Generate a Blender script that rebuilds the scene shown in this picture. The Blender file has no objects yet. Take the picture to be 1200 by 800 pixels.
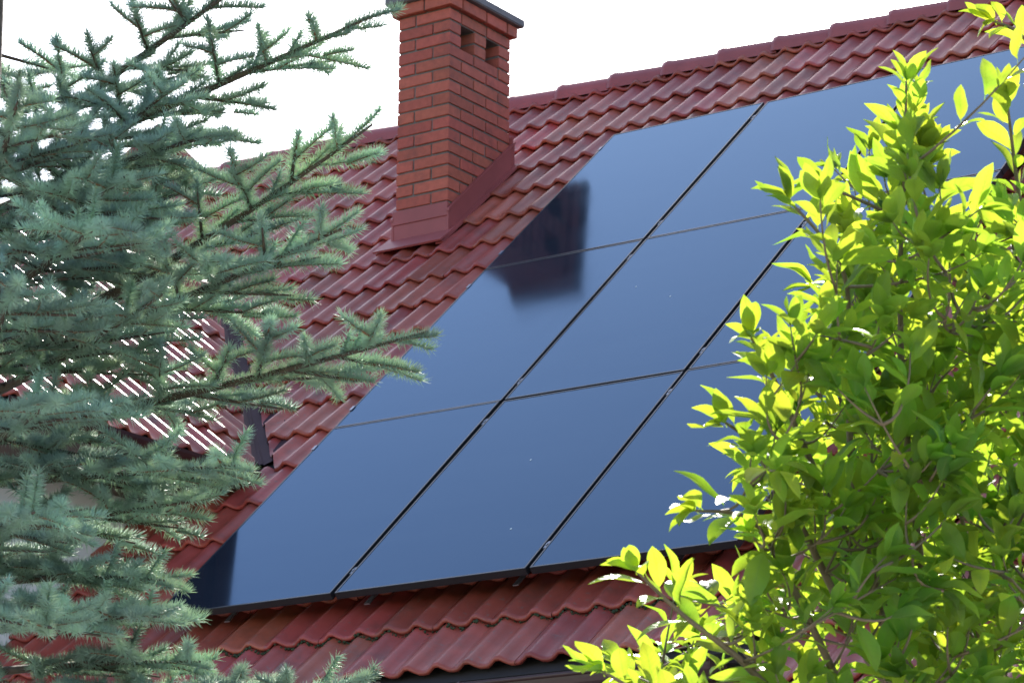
import bpy, bmesh, math, random
import numpy as np
from mathutils import Vector, Matrix, Quaternion

random.seed(7)
rng = np.random.default_rng(7)
scene = bpy.context.scene
COL = scene.collection

# ------------------------------------------------------------------ camera
Z0 = 4.27                                  # height of the lowest panel edge above the lawn
PITCH = 0.725934516                        # roof pitch
CP, SP = math.cos(PITCH), math.sin(PITCH)
FPX = 3678.09585
CAM = Vector((9.43339729, -10.86339424, -2.67481733 + Z0))
def cam_axes(yaw, pitch, roll):
    cy, sy, cp, sp = math.cos(yaw), math.sin(yaw), math.cos(pitch), math.sin(pitch)
    f = Vector((-sy*cp, cy*cp, sp)); r = Vector((cy, sy, 0)); u = r.cross(f)
    cr, sr = math.cos(roll), math.sin(roll)
    return cr*r + sr*u, -sr*r + cr*u, f
AX_R, AX_U, AX_F = cam_axes(0.599875555, 0.273222046, 0.00697096315)
cam = bpy.data.cameras.new('camera')
cam.sensor_width = 36.0
cam.lens = FPX / 1200 * 36
cam.clip_start = 0.1; cam.clip_end = 5000
cam.dof.use_dof = True; cam.dof.focus_distance = 9.3; cam.dof.aperture_fstop = 20
cam_ob = bpy.data.objects.new('camera', cam)
m3 = Matrix((AX_R, AX_U, -AX_F)).transposed()
cam_ob.matrix_world = Matrix.Translation(CAM) @ m3.to_4x4()
COL.objects.link(cam_ob)
scene.camera = cam_ob

def at(px, py, depth):
    """point seen at photograph pixel (px, py), depth metres ahead of the lens"""
    return CAM + depth*(AX_F + AX_R*((px-600)/FPX) + AX_U*((400-py)/FPX))
def to_px(P):
    d = Vector(P) - CAM; z = d.dot(AX_F)
    return 600 + FPX*d.dot(AX_R)/z, 400 - FPX*d.dot(AX_U)/z, z

# ------------------------------------------------------------------ sky and sun
SUN = Vector((-0.40, 0.706, 0.584)).normalized()
world = bpy.data.worlds.new('World'); scene.world = world
world.use_nodes = True
wn = world.node_tree.nodes; wl = world.node_tree.links
wn.clear()
sky = wn.new('ShaderNodeTexSky'); sky.sky_type = 'NISHITA'; sky.sun_disc = False
sky.sun_elevation = math.asin(SUN.z); sky.sun_rotation = math.atan2(SUN.x, SUN.y)
sky.air_density = 1.0; sky.dust_density = 1.0; sky.ozone_density = 1.0
bg = wn.new('ShaderNodeBackground'); bg.inputs['Strength'].default_value = 0.14
wo = wn.new('ShaderNodeOutputWorld')
wl.new(sky.outputs[0], bg.inputs[0]); wl.new(bg.outputs[0], wo.inputs[0])
sun = bpy.data.lights.new('sun', 'SUN'); sun.energy = 4.9; sun.angle = math.radians(0.5); sun.color = (1.0, 0.95, 0.87)
sun_ob = bpy.data.objects.new('sun', sun)
sun_ob.rotation_euler = SUN.to_track_quat('Z', 'Y').to_euler(); sun_ob.location = (0, 0, 30)
COL.objects.link(sun_ob)
scene.view_settings.view_transform = 'Standard'; scene.view_settings.look = 'None'
scene.view_settings.gamma = 1.0; scene.view_settings.exposure = 1.45
scene.render.resolution_x = 1024; scene.render.resolution_y = 682

# ------------------------------------------------------------------ materials
def mat(name, color, rough=0.6, metal=0.0, spec=0.5, var=0.0, noise=0.0, nscale=8.0, bump=0.0, bscale=60.0,
        dirt=None, dirt_amt=0.0, dirt_scale=3.0, hue=0.0, spots=0.0):
    m = bpy.data.materials.new(name); m.use_nodes = True
    n, l = m.node_tree.nodes, m.node_tree.links
    b = n['Principled BSDF']
    b.inputs['Roughness'].default_value = rough; b.inputs['Metallic'].default_value = metal
    b.inputs['Specular IOR Level'].default_value = spec
    geo = n.new('ShaderNodeNewGeometry')
    col = n.new('ShaderNodeRGB'); col.outputs[0].default_value = (*color, 1)
    cur = col.outputs[0]
    if var or hue:
        oi = n.new('ShaderNodeObjectInfo')
        hs = n.new('ShaderNodeHueSaturation')
        mr = n.new('ShaderNodeMapRange'); mr.inputs[3].default_value = 1-var; mr.inputs[4].default_value = 1+var
        l.new(oi.outputs['Random'], mr.inputs[0]); l.new(mr.outputs[0], hs.inputs['Value'])
        wnn = n.new('ShaderNodeTexWhiteNoise'); wnn.noise_dimensions = '1D'; l.new(oi.outputs['Random'], wnn.inputs['W'])
        mh = n.new('ShaderNodeMapRange'); mh.inputs[3].default_value = .5-hue; mh.inputs[4].default_value = .5+hue
        l.new(wnn.outputs[0], mh.inputs[0]); l.new(mh.outputs[0], hs.inputs['Hue'])
        l.new(cur, hs.inputs['Color']); cur = hs.outputs[0]
    if noise:
        tn = n.new('ShaderNodeTexNoise'); tn.inputs['Scale'].default_value = nscale; tn.inputs['Detail'].default_value = 5
        l.new(geo.outputs['Position'], tn.inputs['Vector'])
        hs2 = n.new('ShaderNodeHueSaturation')
        mr2 = n.new('ShaderNodeMapRange'); mr2.inputs[1].default_value = .25; mr2.inputs[2].default_value = .75
        mr2.inputs[3].default_value = 1-noise; mr2.inputs[4].default_value = 1+noise
        l.new(tn.outputs[0], mr2.inputs[0]); l.new(mr2.outputs[0], hs2.inputs['Value'])
        l.new(cur, hs2.inputs['Color']); cur = hs2.outputs[0]
    if dirt:
        td = n.new('ShaderNodeTexNoise'); td.inputs['Scale'].default_value = dirt_scale; td.inputs['Detail'].default_value = 8
        td.inputs['Roughness'].default_value = .7
        l.new(geo.outputs['Position'], td.inputs['Vector'])
        md = n.new('ShaderNodeMapRange'); md.inputs[1].default_value = .52; md.inputs[2].default_value = .72
        md.inputs[3].default_value = 0; md.inputs[4].default_value = dirt_amt
        l.new(td.outputs[0], md.inputs[0])
        mx = n.new('ShaderNodeMixRGB'); mx.inputs[2].default_value = (*dirt, 1)
        l.new(md.outputs[0], mx.inputs[0]); l.new(cur, mx.inputs[1]); cur = mx.outputs[0]
    if spots:
        ts = n.new('ShaderNodeTexNoise'); ts.inputs['Scale'].default_value = 38; ts.inputs['Detail'].default_value = 3
        l.new(geo.outputs['Position'], ts.inputs['Vector'])
        ms = n.new('ShaderNodeMapRange'); ms.inputs[1].default_value = .62; ms.inputs[2].default_value = .72; ms.inputs[4].default_value = spots
        l.new(ts.outputs[0], ms.inputs[0])
        mxs = n.new('ShaderNodeMixRGB'); mxs.inputs[2].default_value = (.16, .12, .10, 1)
        l.new(ms.outputs[0], mxs.inputs[0]); l.new(cur, mxs.inputs[1]); cur = mxs.outputs[0]
    l.new(cur, b.inputs['Base Color'])
    if bump:
        tb = n.new('ShaderNodeTexNoise'); tb.inputs['Scale'].default_value = bscale; tb.inputs['Detail'].default_value = 4
        l.new(geo.outputs['Position'], tb.inputs['Vector'])
        bp = n.new('ShaderNodeBump'); bp.inputs['Strength'].default_value = bump; bp.inputs['Distance'].default_value = .004
        l.new(tb.outputs[0], bp.inputs['Height']); l.new(bp.outputs[0], b.inputs['Normal'])
    return m

def leaf_mat(name, refl, trans, tw, rough=.4, spec=.3, nscale=14, var=.2, hue=.02, attr=False):
    """thin leaf: reflects one colour, lets another through"""
    m = bpy.data.materials.new(name); m.use_nodes = True
    n, l = m.node_tree.nodes, m.node_tree.links
    b = n['Principled BSDF']; out = n['Material Output']
    b.inputs['Roughness'].default_value = rough; b.inputs['Specular IOR Level'].default_value = spec
    tr = n.new('ShaderNodeBsdfTranslucent'); mix = n.new('ShaderNodeMixShader'); mix.inputs[0].default_value = tw
    geo = n.new('ShaderNodeNewGeometry')
    tn = n.new('ShaderNodeTexNoise'); tn.inputs['Scale'].default_value = nscale; tn.inputs['Detail'].default_value = 2
    l.new(geo.outputs['Position'], tn.inputs['Vector'])
    for c, dst in ((refl, b.inputs['Base Color']), (trans, tr.inputs['Color'])):
        hs = n.new('ShaderNodeHueSaturation'); hs.inputs['Color'].default_value = (*c, 1)
        mv = n.new('ShaderNodeMapRange'); mv.inputs[1].default_value = .3; mv.inputs[2].default_value = .7
        mv.inputs[3].default_value = 1-var; mv.inputs[4].default_value = 1+var
        l.new(tn.outputs[0], mv.inputs[0]); l.new(mv.outputs[0], hs.inputs['Value'])
        mh = n.new('ShaderNodeMapRange'); mh.inputs[1].default_value = .3; mh.inputs[2].default_value = .7
        mh.inputs[3].default_value = .5-hue; mh.inputs[4].default_value = .5+hue
        sep = n.new('ShaderNodeSeparateColor'); l.new(tn.outputs[1], sep.inputs[0])
        l.new(sep.outputs[1], mh.inputs[0]); l.new(mh.outputs[0], hs.inputs['Hue'])
        l.new(hs.outputs[0], dst)
    l.new(b.outputs[0], mix.inputs[1]); l.new(tr.outputs[0], mix.inputs[2]); l.new(mix.outputs[0], out.inputs['Surface'])
    return m

M = {}
M['tile'] = mat('roof_tile_engobe', (.32, .062, .042), rough=.42, spec=.4, var=.22, hue=.008, noise=.2, nscale=9, bump=.05, bscale=90,
                dirt=(.06, .045, .035), dirt_amt=.6, dirt_scale=3.4, spots=.45)
M['ridge'] = mat('ridge_tile_engobe', (.31, .064, .06), rough=.5, var=.1, noise=.14, nscale=7, bump=.1)
M['brick'] = mat('chimney_brick', (.40, .092, .062), rough=.75, spec=.3, var=.13, hue=.004, noise=.15, nscale=26, bump=.35, bscale=140,
                 dirt=(.10, .05, .045), dirt_amt=.5, dirt_scale=7)
M['mortar'] = mat('mortar', (.15, .12, .105), rough=.9, noise=.25, nscale=20, bump=.3)
M['flashing'] = mat('flashing_sheet', (.29, .06, .055), rough=.55, spec=.5, noise=.12, nscale=6)
M['valley'] = mat('valley_sheet', (.06, .028, .034), rough=.7, spec=.2, noise=.15, nscale=6)
M['slab'] = mat('cap_concrete', (.15, .13, .14), rough=.85, noise=.2, nscale=14, bump=.3)
M['dark_liner'] = mat('flue_liner_dark', (.06, .03, .025), rough=.9, noise=.2)  # dark brown of the thin plates behind the vent openings
M['underlay'] = mat('roof_deck', (.03, .02, .02), rough=.9, noise=.1)
M['gutter'] = mat('gutter_brown', (.06, .022, .018), rough=.35, noise=.08, nscale=3)
M['soffit'] = mat('soffit_wood', (.22, .085, .035), rough=.5, noise=.25, nscale=9)
M['wall'] = mat('render_wall', (.72, .69, .66), rough=.9, noise=.05, nscale=2.5, bump=.3, bscale=180)
M['frame'] = mat('panel_frame_black', (.012, .013, .016), rough=.3, spec=.5)
M['rail'] = mat('rail_aluminium', (.42, .43, .45), rough=.35, metal=1.0)
M['clamp'] = mat('clamp_aluminium', (.3, .31, .34), rough=.4, metal=1.0)
M['dropping'] = mat('droppings', (.75, .75, .72), rough=.9)
M['moss'] = mat('moss', (.035, .05, .022), rough=.95, noise=.4, nscale=60)
M['litter'] = mat('leaf_litter', (.12, .07, .04), rough=.9, noise=.3, nscale=30)
M['lawn'] = mat('lawn', (.06, .10, .028), rough=.9, noise=.3, nscale=1.5, bump=.4, bscale=20)
M['bounce_pale'] = mat('bounce_yard_pale', (.40, .38, .35), rough=.9, noise=.15, nscale=2, bump=.3, bscale=30)  # pale tone of the added ground sheet that throws sunlight upward
M['bark'] = mat('spruce_bark', (.085, .058, .042), rough=.9, noise=.4, nscale=40, bump=.6, bscale=80)
M['twigwood'] = mat('spruce_twig', (.20, .10, .05), rough=.8, noise=.3, nscale=40)
M['twig'] = mat('shrub_twig', (.16, .11, .065), rough=.7, noise=.3, nscale=30)
M['twig_young'] = mat('shrub_twig_young', (.22, .17, .07), rough=.6, noise=.2, nscale=30)
M['needle'] = leaf_mat('spruce_needle', (.39, .54, .47), (.54, .62, .42), .5, rough=.5, spec=.3, nscale=5, var=.3, hue=.03)
M['leaf'] = leaf_mat('shrub_leaf', (.07, .17, .028), (.41, .55, .035), .6, rough=.38, spec=.35, nscale=9, var=.32, hue=.03)
M['pane'] = mat('window_glass', (.03, .035, .04), rough=.05, spec=.6)
M['white'] = mat('white_paint', (.75, .75, .74), rough=.5)

# veins of the broad leaves: pale midrib, faint side veins that also dent the blade
n, l = M['leaf'].node_tree.nodes, M['leaf'].node_tree.links
aa = n.new('ShaderNodeAttribute'); aa.attribute_name = 'across'; al = n.new('ShaderNodeAttribute'); al.attribute_name = 'along'
def mth(op, a, b_=None):
    m_ = n.new('ShaderNodeMath'); m_.operation = op
    for i_, v_ in ((0, a), (1, b_)):
        if v_ is None: continue
        if isinstance(v_, (int, float)): m_.inputs[i_].default_value = v_
        else: l.new(v_, m_.inputs[i_])
    return m_.outputs[0]
rib = mth('POWER', mth('SUBTRACT', 1.0, aa.outputs['Fac']), 10.0)
sv_ = mth('POWER', mth('ABSOLUTE', mth('SINE', mth('SUBTRACT', mth('MULTIPLY', al.outputs['Fac'], 26.0), mth('MULTIPLY', aa.outputs['Fac'], 5.0)))), 14.0)
vein = mth('MINIMUM', mth('ADD', rib, mth('MULTIPLY', sv_, .45)), 1.0)
bs_ = n['Principled BSDF']; old = bs_.inputs['Base Color'].links[0].from_socket
mxv = n.new('ShaderNodeMixRGB'); mxv.inputs[2].default_value = (.22, .30, .07, 1); l.new(mth('MULTIPLY', vein, .7), mxv.inputs[0]); l.new(old, mxv.inputs[1]); l.new(mxv.outputs[0], bs_.inputs['Base Color'])
tr_n = [q for q in n if q.type == 'BSDF_TRANSLUCENT'][0]; old = tr_n.inputs['Color'].links[0].from_socket
mxt = n.new('ShaderNodeMixRGB'); mxt.blend_type = 'MULTIPLY'; mxt.inputs[2].default_value = (.62, .72, .5, 1); l.new(mth('MULTIPLY', vein, .7), mxt.inputs[0]); l.new(old, mxt.inputs[1]); l.new(mxt.outputs[0], tr_n.inputs['Color'])
bpv = n.new('ShaderNodeBump'); bpv.inputs['Strength'].default_value = .5; bpv.inputs['Distance'].default_value = .002; bpv.invert = True
l.new(vein, bpv.inputs['Height']); l.new(bpv.outputs[0], bs_.inputs['Normal'])

# glass of the modules: near-black cells under anti-reflection glass that tints what it mirrors blue
g = bpy.data.materials.new('module_glass'); g.use_nodes = True
n, l = g.node_tree.nodes, g.node_tree.links
b = n['Principled BSDF']
b.inputs['Base Color'].default_value = (.010, .014, .026, 1)
b.inputs['Roughness'].default_value = .5
b.inputs['Specular IOR Level'].default_value = 0.0
gs = n.new('ShaderNodeBsdfGlossy'); gs.inputs['Color'].default_value = (.45, .69, 1.0, 1)
fr = n.new('ShaderNodeFresnel'); fr.inputs['IOR'].default_value = 1.56
mx = n.new('ShaderNodeMixShader'); l.new(fr.outputs[0], mx.inputs[0]); l.new(b.outputs[0], mx.inputs[1]); l.new(gs.outputs[0], mx.inputs[2])
l.new(mx.outputs[0], n['Material Output'].inputs['Surface'])
tn = n.new('ShaderNodeTexNoise'); tn.inputs['Scale'].default_value = 2.2; tn.inputs['Detail'].default_value = 6
ge = n.new('ShaderNodeNewGeometry'); l.new(ge.outputs['Position'], tn.inputs['Vector'])
mr = n.new('ShaderNodeMapRange'); mr.inputs[1].default_value = .3; mr.inputs[2].default_value = .7
mr.inputs[3].default_value = .07; mr.inputs[4].default_value = .115
l.new(tn.outputs[0], mr.inputs[0]); l.new(mr.outputs[0], gs.inputs['Roughness'])
# faint dust on the glass
td = n.new('ShaderNodeTexNoise'); td.inputs['Scale'].default_value = 1.3; td.inputs['Detail'].default_value = 8; mp = n.new('ShaderNodeMapping'); mp.inputs['Scale'].default_value = (.7, 6, 6); l.new(ge.outputs['Position'], mp.inputs[0]); l.new(mp.outputs[0], td.inputs['Vector'])
cr = n.new('ShaderNodeMixRGB'); cr.inputs[1].default_value = (.008, .012, .024, 1); cr.inputs[2].default_value = (.022, .026, .036, 1)
l.new(td.outputs[0], cr.inputs[0]); l.new(cr.outputs[0], b.inputs['Base Color'])
M['glass'] = g

# ------------------------------------------------------------------ mesh helpers
def mesh_from(name, verts, faces, material, smooth=False):
    me = bpy.data.meshes.new(name)
    me.from_pydata([tuple(v) for v in verts], [], faces)
    me.materials.append(M[material])
    if smooth:
        me.polygons.foreach_set('use_smooth', [True]*len(me.polygons))
    me.update()
    return me
def link(name, me, parent=None, matrix=None):
    o = bpy.data.objects.new(name, me); COL.objects.link(o)
    if parent is not None:
        o.parent = parent
        # a thing is an Empty placed by translation only; the parts are modelled in world coordinates
        T = parent.location if parent.type == 'EMPTY' else Vector((0, 0, 0))
        o.matrix_parent_inverse = Matrix.Translation(-T)
    if matrix is not None:
        o.matrix_basis = matrix
    return o
def thing(name, label, cat, loc, group=None):
    o = bpy.data.objects.new(name, None); COL.objects.link(o); o.location = loc; o.empty_display_size = .2
    o['label'] = label; o['category'] = cat
    if group: o['group'] = group
    return o

class MB:
    def __init__(s): s.v = []; s.f = []
    def box(s, c0, c1, mtx=None):
        x0, y0, z0 = c0; x1, y1, z1 = c1
        P = [Vector(p) for p in ((x0,y0,z0),(x1,y0,z0),(x1,y1,z0),(x0,y1,z0),(x0,y0,z1),(x1,y0,z1),(x1,y1,z1),(x0,y1,z1))]
        if mtx is not None: P = [mtx @ p for p in P]
        k = len(s.v); s.v += P
        s.f += [tuple(k+i for i in q) for q in ((3,2,1,0),(4,5,6,7),(0,1,5,4),(1,2,6,5),(2,3,7,6),(3,0,4,7))]
        return s
    def prism(s, pts, ext, cap=True):
        """polygon pts extruded by vector ext"""
        k = len(s.v); nn = len(pts); ext = Vector(ext)
        s.v += [Vector(p) for p in pts] + [Vector(p)+ext for p in pts]
        for i in range(nn):
            j = (i+1) % nn; s.f.append((k+i, k+j, k+nn+j, k+nn+i))
        if cap: s.f += [tuple(k+i for i in reversed(range(nn))), tuple(k+nn+i for i in range(nn))]
        return s
    def tube(s, pts, rad, seg=6, cap=True):
        pts = [Vector(p) for p in pts]; k = len(s.v)
        up = Vector((0.3, 0.2, 1)).normalized()
        for i, p in enumerate(pts):
            d = (pts[min(i+1, len(pts)-1)] - pts[max(i-1, 0)])
            d = d.normalized() if d.length > 1e-9 else Vector((0, 0, 1))
            a = d.cross(up)
            a = a.normalized() if a.length > 1e-4 else d.orthogonal().normalized()
            bb = d.cross(a); r = rad[i] if hasattr(rad, '__len__') else rad
            for j in range(seg):
                t = 2*math.pi*j/seg; s.v.append(p + r*(math.cos(t)*a + math.sin(t)*bb))
        for i in range(len(pts)-1):
            for j in range(seg):
                jj = (j+1) % seg
                s.f.append((k+i*seg+j, k+i*seg+jj, k+(i+1)*seg+jj, k+(i+1)*seg+j))
        if cap:
            s.f.append(tuple(k+j for j in reversed(range(seg))))
            e = k+(len(pts)-1)*seg; s.f.append(tuple(e+j for j in range(seg)))
        return s
    def build(s, name, material, parent=None, smooth=False, matrix=None):
        me = mesh_from(name, s.v, s.f, material, smooth)
        bm = bmesh.new(); bm.from_mesh(me); bmesh.ops.recalc_face_normals(bm, faces=bm.faces); bm.to_mesh(me); bm.free()
        return link(name, me, parent, matrix)

def bevel_obj(o, w, seg=1):
    bm = bmesh.new(); bm.from_mesh(o.data)
    bmesh.ops.bevel(bm, geom=list(bm.edges), offset=w, segments=seg, affect='EDGES', clamp_overlap=True)
    bm.to_mesh(o.data); bm.free(); return o

def roof_pt(x, v, nrm=0.0):
    return Vector((x, v*CP - nrm*SP, v*SP + nrm*CP + Z0))
# local frame of the main slope: x along the eave, y up the slope, z out of it
ROOF = Matrix(((1, 0, 0, 0), (0, CP, -SP, 0), (0, SP, CP, Z0), (0, 0, 0, 1)))

# ------------------------------------------------------------------ ground
gm = MB(); NG = 24
def gz(x, y): return 0.0
gm.v = [Vector((-900+1800*i/NG, -900+1800*j/NG, 0)) for j in range(NG+1) for i in range(NG+1)]
gm.f = [(j*(NG+1)+i, j*(NG+1)+i+1, (j+1)*(NG+1)+i+1, (j+1)*(NG+1)+i) for j in range(NG) for i in range(NG)]
go = gm.build('lawn', 'lawn'); go['kind'] = 'structure'; go['label'] = 'green lawn round the house'

# added pale ground sheet, out of view, bounces sunlight up onto house and trees
yd = MB(); yd.v = [Vector((-9, -15, .004)), Vector((15, -15, .004)), Vector((15, -1.2, .004)), Vector((-9, -1.2, .004))]; yd.f = [(0, 1, 2, 3)]
yo = yd.build('bounce_yard', 'bounce_pale'); yo['kind'] = 'structure'; yo['label'] = 'added pale ground sheet before the house, bounces sunlight upward'

# ------------------------------------------------------------------ house
BASE_N = -.172                             # normal offset of the battens under the tiles, below the module plane
RIDGE_V = 6.72
EAVE_V = -.60
XL, XR = -4.30, 7.2                        # gable ends of the main roof
XE = 3.24                                  # right of here the slope runs on lower over the porch
EAVE2_V = EAVE_V - 3*.373
house = thing('house', 'white rendered house with dark red tiled roof, dormer and brick chimney', 'house', (1.4, RIDGE_V*CP, 0))
RY = RIDGE_V*CP - BASE_N*SP; RZ = RIDGE_V*SP + BASE_N*CP + Z0   # ridge line of the deck

# walls: front at the eave, gables up to the ridge
w = MB()
e = roof_pt(0, EAVE_V, BASE_N); y0 = e.y + .55; y1 = 2*RY - y0
zt = Z0 + (y0*SP/CP) + BASE_N/CP - .06
zr = RZ - .06 - .1
pts = [(XL+.3, y0, 0), (XL+.3, y1, 0), (XL+.3, y1, zt), (XL+.3, RY, zr), (XL+.3, y0, zt)]
w.prism(pts, (XR-XL-.6, 0, 0))
wall = w.build('wall', 'wall', house)

# roof deck (both slopes), thin slabs under the tiles
d = MB()
TH = .05
def slab(x0, x1, v0, v1):
    a = [roof_pt(x0, v0, BASE_N-.012), roof_pt(x0, v1, BASE_N-.012), roof_pt(x0, v1, BASE_N-.012-TH), roof_pt(x0, v0, BASE_N-.012-TH)]
    d.prism(a, (x1-x0, 0, 0))
slab(XL, XR, EAVE_V+.03, RIDGE_V)
slab(3.475, XR, EAVE2_V+.03, EAVE_V+.03)
a = []
for p in (roof_pt(XL, EAVE_V, BASE_N-.012), roof_pt(XL, RIDGE_V, BASE_N-.012), roof_pt(XL, RIDGE_V, BASE_N-.012-TH), roof_pt(XL, EAVE_V, BASE_N-.012-TH)):
    a.append(Vector((p.x, 2*RY+.02-p.y, p.z)))
d.prism(a, (XR-XL, 0, 0))
roof = d.build('roof', 'underlay', house)
# soffit boards, each a board of its own, under the front eave
for k in range(5):
    s = MB(); v0 = EAVE_V + .06
    s.box((XL+.02, v0*CP-BASE_N*SP+.03+k*.105, v0*SP+BASE_N*CP+Z0-.13), (XE-.03, v0*CP-BASE_N*SP+.03+k*.105+.1, v0*SP+BASE_N*CP+Z0-.11))
    s.build('soffit_board', 'soffit', house)
fb = MB(); pf = roof_pt(0, EAVE_V, BASE_N)
fb.box((XL+.02, pf.y+.012, pf.z-.17), (XE-.03, pf.y+.035, pf.z-.03)); fb.build('fascia', 'gutter', house)

# ---- tiles
TW, TE, TL = .31, .373, .425               # cover width, exposure, length
STEP = .029
def tile_mesh(name, clip=None, matrix=None):
    """two-roll concrete tile; x 0..TW, y 0..TL up the slope, z up; optionally clipped by planes in local space"""
    seg = 14
    xs = [TW*i/seg for i in range(seg+1)]
    def h(x):
        c = .5+.5*math.cos(2*math.pi*(x/TW*2 - .5)); return .034*c**1.6
    rows = [(.004, -.007, 0), (0.0, -.002, 1), (.010, 0.0, 1), (TL, 0.0, 1)]
    bm = bmesh.new(); grid = []
    def zz(y): return STEP*(1-y/TE)
    under = [bm.verts.new((x, .006, zz(0)+h(x)-.022)) for x in xs]
    low = [bm.verts.new((x, .0, zz(0)+h(x)-.016)) for x in xs]
    r0 = [bm.verts.new((x, .0, zz(0)+h(x)-.007)) for x in xs]
    r1 = [bm.verts.new((x, .009, zz(0)+h(x))) for x in xs]
    r1b = [bm.verts.new((x, .022, zz(.022)+h(x))) for x in xs]
    r2 = [bm.verts.new((x, TL, zz(TL)+h(x))) for x in xs]
    rr = [under, low, r0, r1, r1b, r2]
    for A, B in zip(rr[:-1], rr[1:]):
        for i in range(seg):
            f = bm.faces.new((A[i], A[i+1], B[i+1], B[i])); f.smooth = True
    # side edges
    for k, ix in ((0, 0), (seg, seg)):
        v0, v1 = r1[ix], r2[ix]
        b0 = bm.verts.new((xs[ix], .0, v0.co.z-.018)); b1 = bm.verts.new((xs[ix], TL, v1.co.z-.018))
        bm.faces.new((v0, v1, b1, b0) if k else (v1, v0, b0, b1))
    if clip:
        for co, no in clip:
            g_ = list(bm.verts)+list(bm.edges)+list(bm.faces)
            bmesh.ops.bisect_plane(bm, geom=g_, plane_co=co, plane_no=no, clear_outer=True)
    me = bpy.data.meshes.new(name); bm.to_mesh(me); bm.free()
    me.materials.append(M['tile'])
    return me
TILE = tile_mesh('tile')
TILE_TOP = tile_mesh('tile', [(Vector((0, RIDGE_V-(-.533+19*TE)+.01, 0)), Vector((0, 1, 0)))])

# dormer geometry
DX_E, DX_R = -.48, -2.45                   # eave and ridge lines of the dormer slope (plan x)
VAL = Vector((-.55, 1.45, 0))              # foot of the valley, in plan; it runs at 45 degrees up to the dormer ridge
DRY = VAL.y + (VAL.x - DX_R)               # where the dormer ridge meets the main slope
DZ_FOOT = VAL.y*SP/CP + BASE_N/CP + Z0     # deck height at the valley foot
D_FRONT = -.62                             # verge of the dormer gable
vdir = Vector((-1, 1, 0)).normalized(); vnor = Vector((1, 1, 0)).normalized()  # normal points to the main-roof side
def dorm_z(x): return DZ_FOOT + (VAL.x - x)*SP/CP

class Tiles:
    """collect the tiles of one slope, then make the largest-looking ones objects and join the rest"""
    def __init__(s): s.items = []
    def add(s, mtx, me): s.items.append((mtx, me))
    def finish(s, parent, limit, name='tile', want=None):
        def vis(it):
            c = it[0] @ Vector((TW/2, TE/2, .03)); x, y, z = to_px(c)
            inf = -20 < x < 1220 and -20 < y < 820
            hid = (x > 930 and y > 120) or x < 130
            return (0 if inf and not hid else 1 if inf else 2, z)
        s.items.sort(key=vis)
        for mtx, me in s.items[:limit]:
            link(name, me, parent, mtx)
        V, F, k = [], [], 0
        for mtx, me in s.items[limit:]:
            V += [mtx @ v.co for v in me.vertices]; F += [tuple(k+i for i in p.vertices) for p in me.polygons]; k = len(V)
        if V:
            me = mesh_from('tile_field', V, F, 'tile', True); o = link('tile_field', me, parent); o['kind'] = 'stuff'

MOD_W, MOD_H = 1.04353227, 1.76854375
tl = Tiles()
ncol0, ncol1 = -14, 23
V_FRONT0 = -.533
for r in range(-3, 20):
    v = V_FRONT0 + r*TE
    for c in range(ncol0, ncol1):
        x = c*TW + .06
        if x < XL or x+TW > XR: continue
        if r < 0 and x < XE-.05: continue
        # tiles well under the modules are never seen
        if .35 < x and x+TW < 3*MOD_W-.35 and .35 < v and v+TE < 3*MOD_H-.3: continue
        # inside the dormer
        corners = [roof_pt(x+dx, v+dv, BASE_N) for dx in (0, TW) for dv in (0, TL)]
        jit = Matrix.Translation((random.uniform(-.002, .002), random.uniform(-.005, .005), random.uniform(-.0015, .0015))) @ \
              Matrix.Rotation(random.uniform(-.006, .006), 4, 'Z') @ Matrix.Rotation(random.uniform(-.003, .003), 4, 'X')
        mtx = ROOF @ Matrix.Translation((x, v, BASE_N)) @ jit
        me = TILE
        sd = [(Vector((p.x, p.y, 0)) - VAL).dot(vnor) for p in corners]
        zone = max(p.y for p in corners) > VAL.y - .02 and min(p.y for p in corners) < DRY+.1 and x < VAL.x+.4
        if x+TW < DX_R: # behind the dormer ridge: mirrored valley
            sd = [(Vector((p.x, p.y, 0)) - Vector((2*DX_R-VAL.x, VAL.y, 0))).dot(Vector((-1, 1, 0)).normalized()) for p in corners]
            if max(sd) < .05 : continue
        elif zone:
            if max(sd) < .05: continue
            if min(sd) < .05:
                inv = mtx.inverted()
                p0 = inv @ (VAL + vnor*.05 + Vector((0, 0, Z0)))
                no = (mtx.to_3x3().transposed() @ (-vnor)).normalized()
                me = tile_mesh('tile', [(p0, no)])
        elif x+TW < -1.12 and max(p.y for p in corners) < VAL.y: continue   # inside the dormer body
        if v + TL > RIDGE_V: me = TILE_TOP
        tl.add(mtx, me)
tl.finish(roof, 232)

# ridge tiles along the top
def ridge_mesh(L=.43, r0=.142, r1=.128):
    v, f = [], []
    seg = 9
    rows = [(0, r0-.012), (0, r0), (.03, r0+.004), (.055, r0-.003), (L, r1)]
    for (x, r) in rows:
        for j in range(seg):
            t = math.pi*(j/(seg-1))*1.06 - .03*math.pi
            v.append((x, -math.cos(t)*r*1.05, math.sin(t)*r*.92))
    for i in range(len(rows)-1):
        for j in range(seg-1):
            f.append((i*seg+j, i*seg+j+1, (i+1)*seg+j+1, (i+1)*seg+j))
    return mesh_from('ridge_tile', v, f, 'ridge', True)
RT = ridge_mesh()
RE = .40
x = XL + .0
while x < XR - .2:
    m = Matrix.Translation((x, RY+.005, RZ-.045)) @ Matrix.Rotation(random.uniform(-.008, .008)+.028, 4, 'Y') @ Matrix.Rotation(random.uniform(-.02, .02), 4, 'X')
    link('ridge_tile', RT, roof, m); x += RE
# ridge board under them
rb = MB(); rb.box((XL+.03, RY-.05, RZ-.05), (XR-.03, RY+.06, RZ+.05)); rb.build('ridge_batten', 'underlay', roof)

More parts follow.
